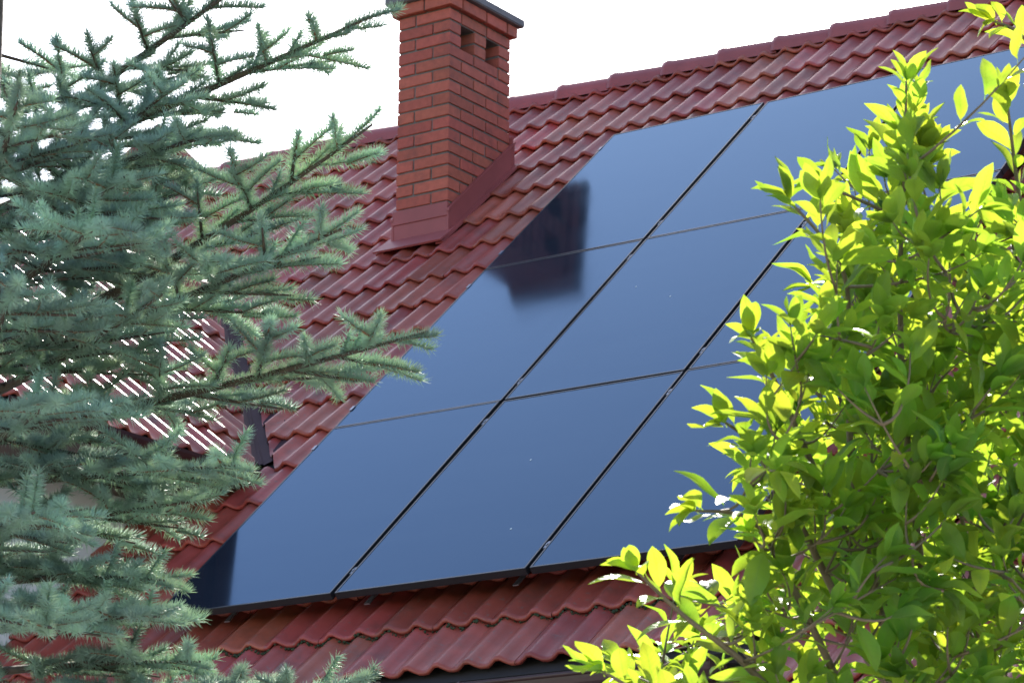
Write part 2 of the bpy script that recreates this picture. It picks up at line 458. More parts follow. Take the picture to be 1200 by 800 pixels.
# moss that has grown under the front edge of the second course
mv, mf = [], []
for i in range(900):
    x = random.uniform(-.3, 3.5); dens = .5+.5*math.sin(x*2.3+1)
    if random.random() > .35+.65*dens: continue
    hx = .034*(.5+.5*math.cos(2*math.pi*((x-.06)/TW*2-.5)))**1.6
    p = roof_pt(x, V_FRONT0+TE+random.uniform(-.012, .006), BASE_N+hx*random.uniform(.75, 1)+random.uniform(-.002, .012))
    s = random.uniform(.004, .011); k = len(mv)
    for q in ((1,0,0),(-1,0,0),(0,1,0),(0,-1,0),(0,0,1),(0,0,-1)):
        mv.append(p + Vector(q)*s*random.uniform(.6, 1.2))
    mf += [tuple(k+i for i in t) for t in ((0,2,4),(2,1,4),(1,3,4),(3,0,4),(2,0,5),(1,2,5),(3,1,5),(0,3,5))]
o = link('moss', mesh_from('moss', mv, mf, 'moss', True), roof); o['kind'] = 'stuff'

# ---- gutter along the front eave
def gutter(name, x0, x1, v, parent):
    p = roof_pt(0, v, BASE_N); cy, cz, r = p.y-.035, p.z-.035, .068
    prof = [(cy+r*math.cos(t), cz+r*math.sin(t)) for t in [math.pi + math.pi*i/12 for i in range(13)]]
    inner = [(cy+(r-.004)*math.cos(t), cz+(r-.004)*math.sin(t)) for t in [2*math.pi - math.pi*i/12 for i in range(13)]]
    g_ = MB(); g_.prism([(x0, y, z) for y, z in prof+inner], (x1-x0, 0, 0))
    go_ = g_.build(name, 'gutter', parent)
    bd = MB(); bd.tube([(x0, cy-r+.002, cz+.004), (x1, cy-r+.002, cz+.004)], .0105, 8); bd.build('rolled_bead', 'gutter', go_, True)
    for xe in (x0, x1):
        cp = MB(); cp.prism([(xe-.004, y, z) for y, z in prof], (.008, 0, 0)); cp.build('end_cap', 'gutter', go_)
    return go_, cy, cz, r
gut, gy, gzz, gr = gutter('gutter', XL+.02, XE, EAVE_V, house)
for xs_ in (1.93, -1.9):
    cl = MB()
    prof = [(gy+(gr+.005)*math.cos(t), gzz+(gr+.005)*math.sin(t)) for t in [math.pi + math.pi*i/12 for i in range(13)]]
    inn = [(gy+(gr+.0005)*math.cos(t), gzz+(gr+.0005)*math.sin(t)) for t in [2*math.pi - math.pi*i/12 for i in range(13)]]
    cl.prism([(xs_, y, z) for y, z in prof+inn], (.13, 0, 0)); cl.build('gutter_joint', 'gutter', gut)
    for dx in (0, .118):
        c2 = MB(); c2.tube([(xs_+dx, gy-gr, gzz+.004), (xs_+dx+.012, gy-gr, gzz+.004)], .015, 8); c2.build('joint_clip', 'gutter', gut)
gut2, _, _, _ = gutter('gutter', 3.475, XR, EAVE2_V, house)

# ---- dormer
DSLOPE = (DX_E - DX_R)/CP
DB = Matrix.Translation((0, 0, 0))
def dorm_matrix(x_e, z_e):
    """frame of the dormer slope that faces +x: local x runs along +y, local y up the slope towards -x"""
    ex = Vector((0, 1, 0)); ey = Vector((-CP, 0, SP)); ez = ex.cross(ey)
    m = Matrix((ex, ey, ez)).transposed().to_4x4(); m.translation = Vector((x_e, 0, z_e)); return m
DM = dorm_matrix(DX_E, dorm_z(DX_E))
dd = MB()
def dslab(sgn):
    a = []
    for (s_, nn) in ((0.02, -.012), (DSLOPE, -.012), (DSLOPE, -.06), (.02, -.06)):
        p = DM @ Vector((0, s_, nn)); X = p.x if sgn > 0 else 2*DX_R-p.x
        a.append((X, p.z))
    return a
# right slope: ends along the valley (plan 45 degrees)
def dpoly(sgn):
    P0 = DM @ Vector((0, .02, -.012)); P1 = DM @ Vector((0, DSLOPE, -.012))
    X0 = P0.x if sgn > 0 else 2*DX_R-P0.x
    top = [Vector((X0, D_FRONT, P0.z)), Vector((DX_R, D_FRONT, P1.z)), Vector((DX_R, DRY, P1.z)), Vector((X0, VAL.y-(P0.x-VAL.x), P0.z))]
    return top
for sg in (1, -1):
    dd.prism(dpoly(sg), (0, 0, -.06))
droof = dd.build('dormer_roof', 'underlay', house)
dt = Tiles()
dvn = -vnor
for r in range(0, 7):
    s_ = -.03 + r*TE
    for c in range(-3, 14):
        yy = c*TW + .02
        if yy < D_FRONT-.02 or s_+TL > DSLOPE + .1: continue
        mtx = DM @ Matrix.Translation((yy, s_, 0)) @ Matrix.Rotation(random.uniform(-.005, .005), 4, 'Z')
        corners = [mtx @ Vector((dx, dy, 0)) for dx in (0, TW) for dy in (0, TL)]
        sd = [(Vector((p.x, p.y, 0))-VAL).dot(vnor) for p in corners]
        if min(sd) > -.05: continue
        me = TILE
        if max(sd) > -.05:
            inv = mtx.inverted()
            me = tile_mesh('tile', [(inv @ (VAL - vnor*.05 + Vector((0, 0, Z0))), (mtx.to_3x3().transposed() @ vnor).normalized())])
        dt.add(mtx, me)
dt.finish(droof, 66)
# ridge of the dormer, running out from the main slope
DRZ = dorm_z(DX_R)
y = D_FRONT
while y < DRY - .1:
    m = Matrix.Translation((DX_R, y+.41, DRZ-.052)) @ Matrix.Rotation(-math.pi/2, 4, 'Z') @ Matrix.Rotation(random.uniform(-.01, .01)-.02, 4, 'Y')
    link('ridge_tile', RT, droof, m); y += RE
# open valley sheet, folded along the valley line
vs = MB()
A = Vector((VAL.x-.0, VAL.y+.0, 0)); B = Vector((DX_R, DRY, 0))
def main_z(P): return P.y*SP/CP + BASE_N/CP + Z0
def vpt(P, off, lift):
    Q = P + vnor*off
    z = main_z(Q) if off >= 0 else dorm_z(Q.x)
    return Vector((Q.x, Q.y, z+lift))
rows = [(-.16, .014), (-.06, .014), (-.012, .016), (0, .03), (.012, .016), (.06, .014), (.16, .014)]
for P in (A, B):
    for o_, lf in rows: vs.v.append(vpt(P, o_, lf))
nr = len(rows)
for i in range(nr-1): vs.f.append((i, i+1, nr+i+1, nr+i))
vs.build('valley_sheet', 'valley', droof)
# dormer gutter on its long eave
dg = MB(); gx, gz0, r = DX_E+.05, dorm_z(DX_E)-.02, .055
prof = [(gx+r*math.cos(t), gz0+r*math.sin(t)) for t in [math.pi+math.pi*i/10 for i in range(11)]]
inn = [(gx+(r-.004)*math.cos(t), gz0+(r-.004)*math.sin(t)) for t in [2*math.pi-math.pi*i/10 for i in range(11)]]
dg.prism([(X, D_FRONT, z) for X, z in prof+inn], (0, VAL.y-.22-D_FRONT, 0)); dg.build('gutter', 'gutter', droof)
# dormer body: cheeks and gable
CH = -1.12
db = MB()
zc = dorm_z(CH)-.075; zg = dorm_z(DX_R)-.09
xl = 2*DX_R-CH
db.prism([(CH, -.12, Z0-1.2), (CH, -.12, zc), (DX_R, -.12, zg), (xl, -.12, zc), (xl, -.12, Z0-1.2)], (0, 1.95, 0))
dorm = db.build('dormer_wall', 'wall', house)
sf = MB(); sf.box((CH+.004, D_FRONT+.03, dorm_z(DX_E)-.10), (DX_E-.01, 1.2, dorm_z(DX_E)-.075)); sf.build('dormer_soffit', 'gutter', house)
wf = MB()
wx0, wx1, wz0, wz1 = DX_R-.6, DX_R+.6, Z0+.35, Z0+1.35
for (a0, a1) in (((wx0, wz0), (wx1, wz0+.07)), ((wx0, wz1-.07), (wx1, wz1)), ((wx0, wz0+.07), (wx0+.07, wz1-.07)), ((wx1-.07, wz0+.07), (wx1, wz1-.07)), ((DX_R-.035, wz0+.07), (DX_R+.035, wz1-.07))):
    wf.box((a0[0], -.17, a0[1]), (a1[0], -.122, a1[1]))
win = wf.build('window', 'white', house)
for x0_ in (wx0+.07, DX_R+.035):
    pn = MB(); pn.box((x0_, -.15, wz0+.07), (x0_+.495, -.14, wz1-.07)); pn.build('pane', 'pane', win)

# dry needles and leaf litter caught at the dormer foot
lv, lf_ = [], []
for i in range(260):
    x = random.gauss(-.92, .12); v = random.gauss(1.50, .13)
    p = roof_pt(x, v, BASE_N+.03+abs(random.gauss(0, .035)))
    dv = Vector((random.uniform(-1, 1), random.uniform(-1, 1), random.uniform(-.2, .7))).normalized()*random.uniform(.02, .06)
    sv = dv.orthogonal().normalized()*random.uniform(.0015, .004); k = len(lv)
    lv += [p-sv, p+sv, p+dv+sv*.4, p+dv-sv*.4]; lf_.append((k, k+1, k+2, k+3))
o = link('leaf_litter', mesh_from('leaf_litter', lv, lf_, 'litter'), roof); o['kind'] = 'stuff'

# ------------------------------------------------------------------ chimney
CX, CY, CZ = -1.24172968, 3.50038072, 4.13648848 + Z0
CW, CD, CC, BH = .382, .644, .0768, .065
HB = .250; HH = .120; JT = .012
chim = None
core = MB()
zb = CY*SP/CP + Z0 - .35
ins = .009
zlow, zop0, zop1, ztop = zb, CZ, CZ+2*CC, CZ+3*CC
core.box((CX+ins, CY+ins, zlow), (CX+CW-ins, CY+CD-ins, zop0-.004))
core.box((CX+ins, CY+ins, zop0-.004), (CX+.135, CY+CD-ins, zop1))
for (a0, a1) in ((0, HH), (.262, .382), (.524, .644)):
    core.box((CX+.135, CY+max(a0, ins)+.003, zop0-.004), (CX+CW-ins, CY+min(a1, CD-ins)-.003, zop1))
core.box((CX+ins, CY+ins, zop1), (CX+CW-ins, CY+CD-ins, ztop+CC))
chim = core.build('chimney', 'mortar', house)
for (a0, a1) in ((HH, .262), (.382, .524)):
    sl = MB(); sl.box((CX+.136, CY+a0, zop0-.002), (CX+.15, CY+a1, zop1)); sl.build('flue_liner', 'dark_liner', chim)
_bm = {}
def brick(x0, y0, x1, y1, z0, h=BH):
    dx, dy = round(x1-x0, 4), round(y1-y0, 4)
    var = random.randrange(3)
    key = (dx, dy, round(h, 4), var)
    if key not in _bm:
        b_ = MB(); b_.box((-dx/2, -dy/2, 0), (dx/2, dy/2, h)); me = mesh_from('brick', b_.v, b_.f, 'brick')
        bm = bmesh.new(); bm.from_mesh(me); bmesh.ops.recalc_face_normals(bm, faces=bm.faces)
        bmesh.ops.bevel(bm, geom=[e for e in bm.edges], offset=.0035, segments=1, affect='EDGES')
        for vv in bm.verts: vv.co += Vector((random.uniform(-1, 1), random.uniform(-1, 1), random.uniform(-1, 1)))*.0011
        bm.to_mesh(me); bm.free(); _bm[key] = me
    m = Matrix.Translation((CX+(x0+x1)/2 + random.uniform(-.0015, .0015), CY+(y0+y1)/2 + random.uniform(-.0015, .0015), z0)) @ Matrix.Rotation(random.uniform(-.006, .006), 4, 'Z')
    link('brick', _bm[key], chim, m)
a_, b_, t_ = HH, HB, HH
for k in range(2, -22, -1):
    z = CZ + k*CC + JT/2
    if z < CY*SP/CP + Z0 - .30: break
    typeA = (k % 2 == 0)
    if k in (0, 1):                       # the two courses with the vent openings
        if typeA:
            brick(.132, 0, .382, .12, z); brick(0, 0, .12, .25, z)
        else:
            brick(0, 0, .25, .12, z); brick(.262, 0, .382, .12, z)
        brick(.262, .262, .382, .382, z); brick(.262, .524, .382, .644, z)
        brick(0, .262, .12, .512, z); brick(0, .524, .25, .644, z)
        continue
    if typeA:
        brick(.132, 0, .382, .12, z); brick(0, 0, .12, .25, z)
        brick(.262, .132, .382, .382, z); brick(.262, .394, .382, .644, z)
        brick(0, .262, .12, .512, z); brick(0, .524, .25, .644, z)
    else:
        brick(0, 0, .25, .12, z); brick(.262, 0, .382, .25, z)
        brick(.262, .262, .382, .512, z); brick(.132, .524, .382, .644, z)
        brick(0, .132, .12, .382, z); brick(0, .394, .12, .644, z)
# projecting head course
z = CZ + 3*CC + .004; P_ = .032
brick(-P_, -P_, .205, .088, z, .07); brick(.217, -P_, .382+P_, .088, z, .07)
brick(.294, .10, .382+P_, .34, z, .07); brick(.294, .352, .382+P_, .56, z, .07)
brick(-P_, .10, .088, .34, z, .07); brick(-P_, .352, .088, .56, z, .07)
brick(-P_, .572, .18, .644+P_, z, .07); brick(.192, .572, .382+P_, .644+P_, z, .07)
cb = MB(); cb.box((CX-.02, CY-.02, z+.004), (CX+CW+.02, CY+CD+.02, z+.066)); cb.build('head_core', 'mortar', chim)
sl = MB(); sl.box((CX-.065, CY-.065, z+.074), (CX+CW+.065, CY+CD+.065, z+.125)); so = sl.build('cap_slab', 'slab', chim); bevel_obj(so, .006, 2)

# flashing round the foot
def tile_z(y, n_=0.0): return y*SP/CP + Z0 + (BASE_N+n_)/CP
fl = MB()
zf = tile_z(CY, .055)
up = .18
fl.box((CX-.012, CY-.012, zf-.05), (CX+CW+.012, CY-.002, zf+up*.50)); fl.build('front_flashing', 'flashing', chim)
fl = MB(); fl.box((CX-.010, CY-.018, zf+up*.50+.001), (CX+CW+.010, CY-.002, zf+up)); bevel_obj(fl.build('front_flashing', 'flashing', chim), .003)
# apron on the tiles
vA = CY/CP; ap = MB()
v_top = (CY + BASE_N*SP)/CP
def rp(x, v, n_): return roof_pt(x, v, BASE_N+n_)
av = v_top + .03
ap.v = [rp(CX-.06, av-.15, .078), rp(CX+CW+.05, av-.15, .078), rp(CX+CW+.05, av+.05, .062), rp(CX-.06, av+.05, .062),
        rp(CX-.06, av-.15, .066), rp(CX+CW+.05, av-.15, .066), rp(CX+CW+.05, av+.05, .05), rp(CX-.06, av+.05, .05)]
ap.f = [(0, 1, 2, 3), (7, 6, 5, 4), (0, 4, 5, 1), (1, 5, 6, 2), (2, 6, 7, 3), (3, 7, 4, 0)]
ap.build('apron', 'flashing', chim)
# side flashings: an upstand that follows the slope, and a tray beside it
for sgn in (1, -1):
    X = CX+CW if sgn > 0 else CX
    f2 = MB(); pts = []
    for (yy, dz) in ((CY-.015, -.02), (CY+CD+.03, -.02), (CY+CD+.03, .135), (CY-.015, .135)):
        pts.append((X + sgn*.004, yy, tile_z(yy, .055)+dz))
    f2.prism(pts, (sgn*.014, 0, 0)); f2.build('side_flashing', 'flashing', chim)
    f4 = MB(); pts = [(X + sgn*.003, yy, tile_z(yy, .055)+dz) for (yy, dz) in ((CY-.02, .137), (CY+CD+.03, .137), (CY+CD+.03, .152), (CY-.02, .152))]
    f4.prism(pts, (sgn*.024, 0, 0)); f4.build('flashing_lip', 'flashing', chim)
    f3 = MB()
    xa, xb = (X, X+.055) if sgn > 0 else (X-.055, X)
    vb0, vb1 = av-.14, av+CD/CP+.06
    f3.v = [rp(xa, vb0, .058), rp(xb, vb0, .058), rp(xb, vb1, .058), rp(xa, vb1, .058), rp(xa, vb0, .045), rp(xb, vb0, .045), rp(xb, vb1, .045), rp(xa, vb1, .045)]
    f3.f = ap.f; f3.build('side_tray', 'flashing', chim)
bk = MB(); yb = CY+CD
bk.box((CX-.02, yb+.002, tile_z(yb, .03)), (CX+CW+.02, yb+.012, tile_z(yb, .055)+.2)); bk.build('back_flashing', 'flashing', chim)

# ------------------------------------------------------------------ solar modules
GAPX, GAPV, FD = .022, .010, .035
LIP = .010
mw, mh = MOD_W-GAPX, MOD_H-GAPV
def frame_mesh():
    f = MB()
    f.box((0, 0, -FD), (mw, LIP, 0)); f.box((0, mh-LIP, -FD), (mw, mh, 0))
    f.box((0, LIP, -FD), (LIP, mh-LIP, 0)); f.box((mw-LIP, LIP, -FD), (mw, mh-LIP, 0))
    me = mesh_from('frame', f.v, f.f, 'frame')
    bm = bmesh.new(); bm.from_mesh(me); bmesh.ops.recalc_face_normals(bm, faces=bm.faces)
    bmesh.ops.bevel(bm, geom=list(bm.edges), offset=.0012, segments=1, affect='EDGES'); bm.to_mesh(me); bm.free()
    return me
FRAME = frame_mesh()
gl = MB(); gl.box((LIP+.0005, LIP+.0005, -.008), (mw-LIP-.0005, mh-LIP-.0005, -.0018)); GLASS = mesh_from('glass', gl.v, gl.f, 'glass')
bs = MB(); bs.box((LIP+.001, LIP+.001, -.012), (mw-LIP-.001, mh-LIP-.001, -.0085)); BACK = mesh_from('backsheet', bs.v, bs.f, 'frame')
rown = ['lowest row above gutter', 'middle row', 'top row below ridge']
coln = ['chimney end', 'centre', 'bush end']
for r in range(3):
    for c in range(3):
        t = thing('solar_panel', f'black framed bluish solar panel at {coln[c]} of {rown[r]}', 'solar panel', roof_pt(c*MOD_W+GAPX/2+mw/2, r*MOD_H+GAPV/2, -FD), 'solar panels on the roof')
        mtx = ROOF @ Matrix.Translation((c*MOD_W+GAPX/2, r*MOD_H+GAPV/2, random.uniform(-.001, .001))) @ Matrix.Rotation(random.uniform(-.0012, .0012), 4, 'X') @ Matrix.Rotation(random.uniform(-.0012, .0012), 4, 'Y')
        link('frame', FRAME, t, mtx); link('glass', GLASS, t, mtx); link('backsheet', BACK, t, mtx)
        if (r, c) in ((0, 1), (1, 1), (0, 2)):
            for _ in range(2 if c == 1 else 1):
                dr = MB(); px_, pv_ = random.uniform(.2, .8)*mw, random.uniform(.2, .8)*mh
                ring = [(px_+.004*math.cos(i*math.pi/4)*random.uniform(.6, 1.3), pv_+.007*math.sin(i*math.pi/4)*random.uniform(.6, 1.3), -.0012) for i in range(8)]
                dr.prism(ring, (0, 0, .0008)); dr.build('dropping', 'dropping', t, matrix=mtx)
# rails, hooks and clamps
for r in range(3):
    for j, fr in enumerate((.115, .885)):
        v = r*MOD_H + fr*MOD_H
        rl = thing('mounting_rail', f'aluminium rail carrying the {"lower" if j == 0 else "upper"} edge of the {["lowest", "middle", "top"][r]} solar panel row', 'rail', roof_pt(1.5, v, -FD-.04), 'rails under the solar panels')
        b1 = MB(); b1.box((.03, v-.02, -FD-.042), (3*MOD_W-.03, v+.02, -FD-.001)); b1.build('rail', 'rail', rl, matrix=ROOF)
        for c in range(0, 4):
            cm = MB(); xx = c*MOD_W
            if c == 0: cm.box((xx+.012-.004, v-.022, -FD-.001), (xx+GAPX/2-.001, v+.022, .001)); cm.box((xx+.004, v-.022, .0012), (xx+.02, v+.022, .004))
            elif c == 3: cm.box((xx-GAPX/2+.001, v-.022, -FD-.001), (xx-.004, v+.022, .001)); cm.box((xx-.02, v-.022, .0012), (xx-.004, v+.022, .004))
            else: cm.box((xx-.0085, v-.028, -.02), (xx+.0085, v+.028, -.005)); cm.box((xx-.004, v-.006, -.0045), (xx+.004, v+.006, -.001))
            cm.build('clamp', 'clamp', rl, matrix=ROOF)
        for xx in (.35, 1.15, 1.95, 2.75):
            hk = MB(); hk.box((xx-.015, v-.14, BASE_N+.061), (xx+.015, v+.02, BASE_N+.067)); hk.box((xx-.015, v+.021, BASE_N+.061), (xx+.015, v+.027, -FD-.001))
            hk.build('roof_hook', 'rail', rl, matrix=ROOF)

# ------------------------------------------------------------------ house of the neighbours, behind the gable
NB = at(187, 150, 46); 
nh = thing('neighbouring_house', 'distant house with a red gable roof behind the spruce branches', 'house', (NB.x, NB.y, 0))
tr_ = AX_R.copy(); tr_.z = 0; tr_.normalize(); fo = Vector((-tr_.y, tr_.x, 0))
def nbp(a, bq, z): return Vector((NB.x, NB.y, 0)) + tr_*a + fo*bq + Vector((0, 0, z))
hp = NB.z; hs = hp-3.0
nw = MB(); nw.prism([nbp(-3.0, .3, 0), nbp(3.0, .3, 0), nbp(3.0, .3, hs+.05), nbp(0, .3, hp-.12), nbp(-3.0, .3, hs+.05)], fo*8); nw.build('wall', 'brick', nh)
for sg in (1, -1):
    rr_ = MB(); rr_.prism([nbp(0, -.2, hp), nbp(sg*3.5, -.2, hs-.45), nbp(sg*3.5, -.2, hs-.57), nbp(0, -.2, hp-.12)], fo*9); rr_.build('roof', 'ridge', nh)

# ------------------------------------------------------------------ foliage helpers
def join_np(name, parts, material, parent, smooth=False):
    """parts: list of (verts Nx3, polys MxK) with a constant K; one mesh"""
    vs_, fs_, k = [], [], 0
    for v, f in parts:
        vs_.append(v); fs_.append(f+k); k += len(v)
    V = np.concatenate(vs_).astype(np.float32); F = np.concatenate(fs_).astype(np.int32)
    me = bpy.data.meshes.new(name)
    me.vertices.add(len(V)); me.vertices.foreach_set('co', V.ravel())
    K = F.shape[1]
    me.loops.add(F.size); me.loops.foreach_set('vertex_index', F.ravel())
    me.polygons.add(len(F)); me.polygons.foreach_set('loop_start', np.arange(0, F.size, K, dtype=np.int32))
    if smooth: me.polygons.foreach_set('use_smooth', np.ones(len(F), dtype=bool))
    me.materials.append(M[material]); me.update(calc_edges=True)
    return link(name, me, parent)
def xform(v, m):
    a = np.array(m)
    return v @ a[:3, :3].T + a[:3, 3]
def frame_along(p, d, up, scale=1.0):
    """matrix whose local x runs along d, z as near to up as it can"""
    x = d.normalized(); y = up.cross(x)
    y = y.normalized() if y.length > 1e-4 else x.orthogonal().normalized()
    z = x.cross(y)
    m = Matrix((x*scale, y*scale, z*scale)).transposed().to_4x4(); m.translation = p
    return m

# ------------------------------------------------------------------ blue spruce
def shoot_np(L, density, bend, seed):
    """needled shoot along +x: thin stem plus needles all round, swept forward; triangles only"""
    R = np.random.default_rng(seed); V, F = [], []
    def axis(s): return np.array([s, 0, bend*(s/L)**2*L])
    # stem: triangular tube in four steps
    ns = 4
    for i in range(ns+1):
        c = axis(L*i/ns); r = .0030*(1-.5*i/ns)
        for j in range(3):
            t = 2*math.pi*j/3; V.append(c + np.array([0, r*math.cos(t), r*math.sin(t)]))
    for i in range(ns):
        for j in range(3):
            a, b_, c, d_ = i*3+j, i*3+(j+1) % 3, (i+1)*3+(j+1) % 3, (i+1)*3+j
            F += [(a, b_, c), (a, c, d_)]
    N = int(L*density)
    for i in range(N):
        s = L*(i+R.uniform(0, 1))/N
        t = i*2.39996 + R.uniform(-.3, .3)
        if math.sin(t) < -.55 and R.uniform() < .6: t = -t        # fewer needles underneath
        f = s/L
        ang = math.radians(R.uniform(58, 82)) * (1-R.uniform(.2, .9)*max(0, (f-.86)/.14))
        ln = R.uniform(.0215, .0265)
        rad = np.array([0, math.cos(t), math.sin(t)])
        dr = np.array([math.cos(ang), 0, 0]) + math.sin(ang)*rad + np.array([0, 0, .18])
        dr /= np.linalg.norm(dr)
        sd = np.cross(dr, rad); sd /= np.linalg.norm(sd)+1e-9; th = np.cross(dr, sd)
        b0 = axis(s); wd = .0015; k = len(V)
        mid = b0 + dr*ln*.62; tip = b0 + dr*ln + np.array([ln*.08, 0, ln*.05])
        V += [b0+sd*wd, b0-sd*wd, b0+th*wd*1.2, tip]
        F += [(k, k+1, k+3), (k+1, k+2, k+3), (k+2, k, k+3)]
    return np.array(V), np.array(F, dtype=np.int32)
LENS = (.05, .08, .11, .15, .19)
SH = {}
for i, L in enumerate(LENS):
    for v_ in range(2):
        SH[(i, v_)] = shoot_np(L, 1800, (.12, -.10)[v_], 10*i+v_)
SH_LOW = {i: shoot_np(L, 420, .05, 100+i) for i, L in enumerate(LENS)}
SH_ME = {}
for key, (V, F) in SH.items():
    me = mesh_from('shoot', V, [tuple(int(q) for q in f) for f in F], 'needle'); SH_ME[key] = me
    me.materials.append(M['twigwood']); mi = np.zeros(len(F), dtype=np.int32); mi[:24] = 1; me.polygons.foreach_set('material_index', mi)

TRUNK_P = at(-45, 650, 6.9)
TX, TY = TRUNK_P.x, TRUNK_P.y
TOP = 6.3
spruce = thing('spruce_tree', 'blue green spruce with needled branches reaching over the dormer', 'spruce tree', (TX, TY, 0))
tk = MB(); pts, rad = [], []
for i in range(22):
    z = TOP*i/21; pts.append((TX+.02*math.sin(z*1.3), TY+.02*math.cos(z*1.7), z)); rad.append(.062*(1-z/TOP)**.85+.006)
tk.tube(pts, rad, 9); tk.build('trunk', 'bark', spruce, True)
def trunk_at(z): return Vector((TX+.02*math.sin(z*1.3), TY+.02*math.cos(z*1.7), z))

shoots = []          # (branch index, length class, variant, matrix, low)
branches = []
def pick_len(L): return min(range(len(LENS)), key=lambda i: abs(LENS[i]-L))
def add_shoot(bi, p, d, up, L, low):
    """one needled shoot, or a chain of them when it is long"""
    d = d.normalized(); done = 0
    while done < L-.02:
        i = pick_len(min(L-done, .19)); ln = LENS[i]
        sc = random.uniform(.94, 1.1)
        d = (d + Vector((0, 0, random.uniform(-.05, .07)))).normalized()
        roll = (up + Vector((random.uniform(-.3, .3), random.uniform(-.3, .3), 0)))
        shoots.append((bi, i, random.randrange(2), frame_along(p, d, roll, sc), low))
        p = p + d*ln*sc*.97; done += ln
        if done >= L-.02: return
def bez(p0, p1, p2, t): return p0*(1-t)**2 + p1*2*t*(1-t) + p2*t*t
def add_branch(p0, tip, sag, low=False, dens=1.0, bare=.22):
    bi = len(branches)
    mid = (p0+tip)/2 + Vector((0, 0, sag)); L = (tip-p0).length
    n_ = 10; pts = [bez(p0, mid, tip, i/n_) for i in range(n_+1)]
    br = MB(); br.tube(pts, [.012*L*(1-i/n_)+.0028 for i in range(n_+1)], 5)
    branches.append(br)
    def P(t): return bez(p0, mid, tip, t)
    def D(t): return (P(min(1, t+.03))-P(max(0, t-.03))).normalized()
    # leader: needles along the outer part
    t = bare + .12
    while t < 1-.04:
        i = 3; dt_ = LENS[i]*.9/L
        shoots.append((bi, i, random.randrange(2), frame_along(P(t), D(min(1, t+dt_/2)), Vector((0, 0, 1))), low)); t += dt_
    # laterals, in a nearly flat spray
    s_ = bare*L; side = random.choice((-1, 1))
    while s_ < L-.015:
        t = s_/L; d_ = D(t); flat = d_.cross(Vector((0, 0, 1)))
        flat = flat.normalized() if flat.length > .1 else AX_R
        ln = min(.42*(L-s_)+.075, .27)*random.uniform(.7, 1.15)
        a_ = math.radians(random.uniform(42, 60))
        ld = d_*math.cos(a_) + flat*side*math.sin(a_) + Vector((0, 0, random.uniform(-.16, .20)))
        ld.normalize(); q = P(t)
        inner = .0 if s_ > .3*L else .3
        if ln > .16:
            br.tube([q, q+ld*ln*.5, q+ld*ln*.85], [.0045, .0034, .002], 4)
        add_shoot(bi, q+ld*ln*inner, ld, Vector((0, 0, 1)), ln*(1-inner), low)
        # secondary shoots
        u = .07 + inner*ln
        sd2 = random.choice((-1, 1))
        while u < ln-.05:
            f2 = ld.cross(Vector((0, 0, 1))).normalized()
            l2 = min(.5*(ln-u)+.05, .13)*random.uniform(.8, 1.15)
            a2 = math.radians(random.uniform(38, 58))
            dd_ = ld*math.cos(a2)+f2*sd2*math.sin(a2)+Vector((0, 0, random.uniform(-.12, .3)))
            add_shoot(bi, q+ld*u, dd_, Vector((0, 0, 1)), l2, low)
            sd2 = -sd2; u += random.uniform(.04, .07)/dens
        side = -side; s_ += random.uniform(.05, .085)/dens
    # a few upright shoots near the tip, as young spruces have
    for _ in range(2):
        t = random.uniform(.7, .98); add_shoot(bi, P(t), (D(t)*.5+Vector((0, 0, random.uniform(.5, 1)))).normalized(), D(t), random.uniform(.04, .08), low)

# branches that can be picked out in the photograph: trunk height by pixel row, tip pixel, tip depth, sag
for (ty, tx_, tyy, td_, sg) in (
    (165, 438, 18, 6.55, -.02), (150, 300, -30, 6.6, .0), (215, 252, 158, 6.45, .03), (285, 150, 205, 6.2, -.02),
    (405, 436, 146, 6.45, -.07), (420, 400, 268, 6.3, -.03), (500, 502, 388, 6.4, -.03), (455, 190, 345, 6.2, -.03),
    (560, 280, 545, 6.25, .0), (640, 222, 588, 6.4, .02), (690, 192, 680, 6.3, .03),
    (750, 188, 722, 6.1, .02), (800, 235, 775, 6.3, .02), (860, 445, 800, 6.35, .0), (840, 330, 830, 6.1, .02),
    (330, 120, 260, 5.95, -.02), (740, 60, 735, 5.85, .02), (520, 60, 470, 5.9, -.02), (640, 40, 600, 5.9, .0), (450, 20, 330, 5.9, 0), (250, 20, 120, 6.0, 0), (240, 205, 100, 6.6, -.02), (280, 235, 215, 6.7, -.02)):
    r0 = trunk_at(max(.5, at(-45, ty, 6.9).z))
    add_branch(r0, at(tx_, tyy, td_), sg)
# the rest of the crown, whorl by whorl
z = 1.3
while z < TOP-.15:
    Lb = .30*(TOP-z)+.16
    inview = 2.15 < z < 4.75
    nb = 5 if inview else 5
    a0 = random.uniform(0, 6.28)
    for k in range(nb):
        az = a0 + k*2*math.pi/nb + random.uniform(-.25, .25)
        L = Lb*random.uniform(.7, 1.0)
        h_ = Vector((math.cos(az), math.sin(az), 0))
        rt = h_.dot(AX_R)
        if inview and rt > .3: continue           # on the house side only the branches listed above
        if inview and rt > -.2: L *= .85
        el = math.radians(random.uniform(2, 22)) if z > 2.5 else math.radians(random.uniform(-8, 8))
        p0 = trunk_at(z+random.uniform(-.05, .05))
        add_branch(p0, p0 + h_*L*math.cos(el) + Vector((0, 0, L*math.sin(el))), -.06*L, low=not inview, dens=1.0 if inview else .85, bare=.22 if inview else .08)
    z += .27 if inview else .25

